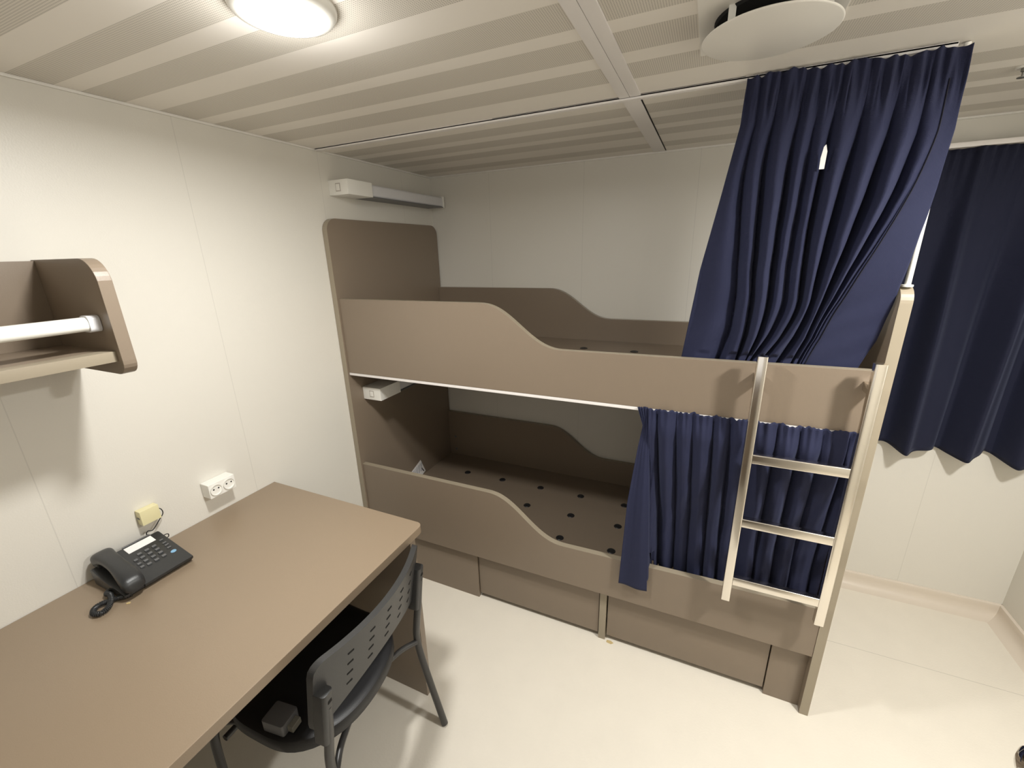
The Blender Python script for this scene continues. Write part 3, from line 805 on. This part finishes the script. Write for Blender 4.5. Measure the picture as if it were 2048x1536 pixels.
for i in range(nu):
    for j_ in range(nv):
        b2.faces.new((F[0, i, j_], F[0, i + 1, j_], F[0, i + 1, j_ + 1], F[0, i, j_ + 1]))
        b2.faces.new((F[1, i, j_ + 1], F[1, i + 1, j_ + 1], F[1, i + 1, j_], F[1, i, j_]))
per = [(i, 0) for i in range(nu)] + [(nu, j_) for j_ in range(nv)] + [(i, nv) for i in range(nu, 0, -1)] + [(0, j_) for j_ in range(nv, 0, -1)]
for (a, c_), (d, e) in zip(per, per[1:] + per[:1]):
    b2.faces.new((F[0, a, c_], F[1, a, c_], F[1, d, e], F[0, d, e]))
bmesh.ops.recalc_face_normals(b2, faces=b2.faces)
bk = MB(); bk._merge(b2, 0, True)
for u in (0.20, 0.35, 0.50, 0.65, 0.80):
    for v in (0.24, 0.42, 0.60, 0.78):
        p = Vector(back_pt(u, v, 0)); q = Vector(back_pt(u + 0.02, v, 0)); tg = (q - p).normalized()
        m_ = Matrix.Translation(p) @ Matrix.Rotation(math.atan2(tg.y, tg.x), 4, 'Z') @ Matrix.Rotation(math.radians(0), 4, 'X')
        bk.box(-0.0085, 0.0085, -0.001, 0.0008, -0.0024, 0.0024, 0.0006, 2, 1, m_)
cpart(bk, 'backrest', ['chairp', 'dark'])
for sgn in (-1, 1):
    s = 0.206 * sgn
    # moulded sleeve over the tube
    sl = MB().prism(rrect(0.182, 0.222, min(s - 0.017, s + 0.017), max(s - 0.014, s + 0.014), 0.009, 4), 'z', 0.485, 0.650, 0.004, smooth=True)
    for v in sl.bm.verts: v.co.x += (v.co.z - 0.575) * 0.14
    slv = cpart(sl, 'sleeve', 'chairp')
    scr = MB().box(0.2265, 0.2295, s - 0.006, s + 0.006, 0.618, 0.628, 0.001)
    scr.build('screw', 'dark', slv, (0, 0, 0))
    # rear upright and leg in one bent tube
    leg = bez([(0.215, s, 0.60), (0.203, s, 0.50), (0.190, s, 0.42), (0.185, s * 0.985, 0.36), (0.195, s * 0.97, 0.29), (0.222, s * 0.95, 0.18), (0.268, s * 0.92, 0.006)], 8)
    cpart(MB().tube(leg, 0.0115, 14), 'rear_leg', 'tube')
    front = bez([(0.12, s * 0.86, 0.415), (0.0, s * 0.90, 0.412), (-0.11, s * 0.98, 0.410), (-0.165, s * 1.06, 0.395), (-0.182, s * 1.12, 0.35), (-0.189, s * 1.13, 0.20), (-0.198, s * 1.14, 0.006)], 8)
    cpart(MB().tube(front, 0.0110, 14), 'front_leg', 'tube')
bar = bez([(0.187, -0.195, 0.345), (0.158, -0.13, 0.358), (0.132, 0.0, 0.366), (0.158, 0.13, 0.358), (0.187, 0.195, 0.345)], 10)
cpart(MB().tube(bar, 0.009, 12), 'cross_bar', 'tube')
bar = bez([(-0.170, -0.215, 0.33), (-0.165, 0.0, 0.33), (-0.170, 0.215, 0.33)], 10)
cpart(MB().tube(bar, 0.009, 12), 'cross_bar', 'tube')
# small box lying on the seat
BX = Matrix.Translation((0.606, -1.742, 0.4455)) @ Matrix.Rotation(math.radians(8), 4, 'Z')
GO = BX.translation[:]
t = thing('plastic_box', 'small dark grey plastic box with a latch lying on the chair seat', 'box', GO)
g = MB().prism(rrect(-0.036, 0.030, -0.027, 0.027, 0.006, 4), 'z', 0.0, 0.034, 0.003, smooth=True)
bmesh.ops.transform(g.bm, matrix=BX, verts=g.bm.verts); g.build('case', 'gbox', t, GO)
g = MB().box(0.029, 0.046, -0.013, 0.016, 0.002, 0.020, 0.003, 3)
bmesh.ops.transform(g.bm, matrix=BX, verts=g.bm.verts); g.build('latch', 'latch', t, GO)
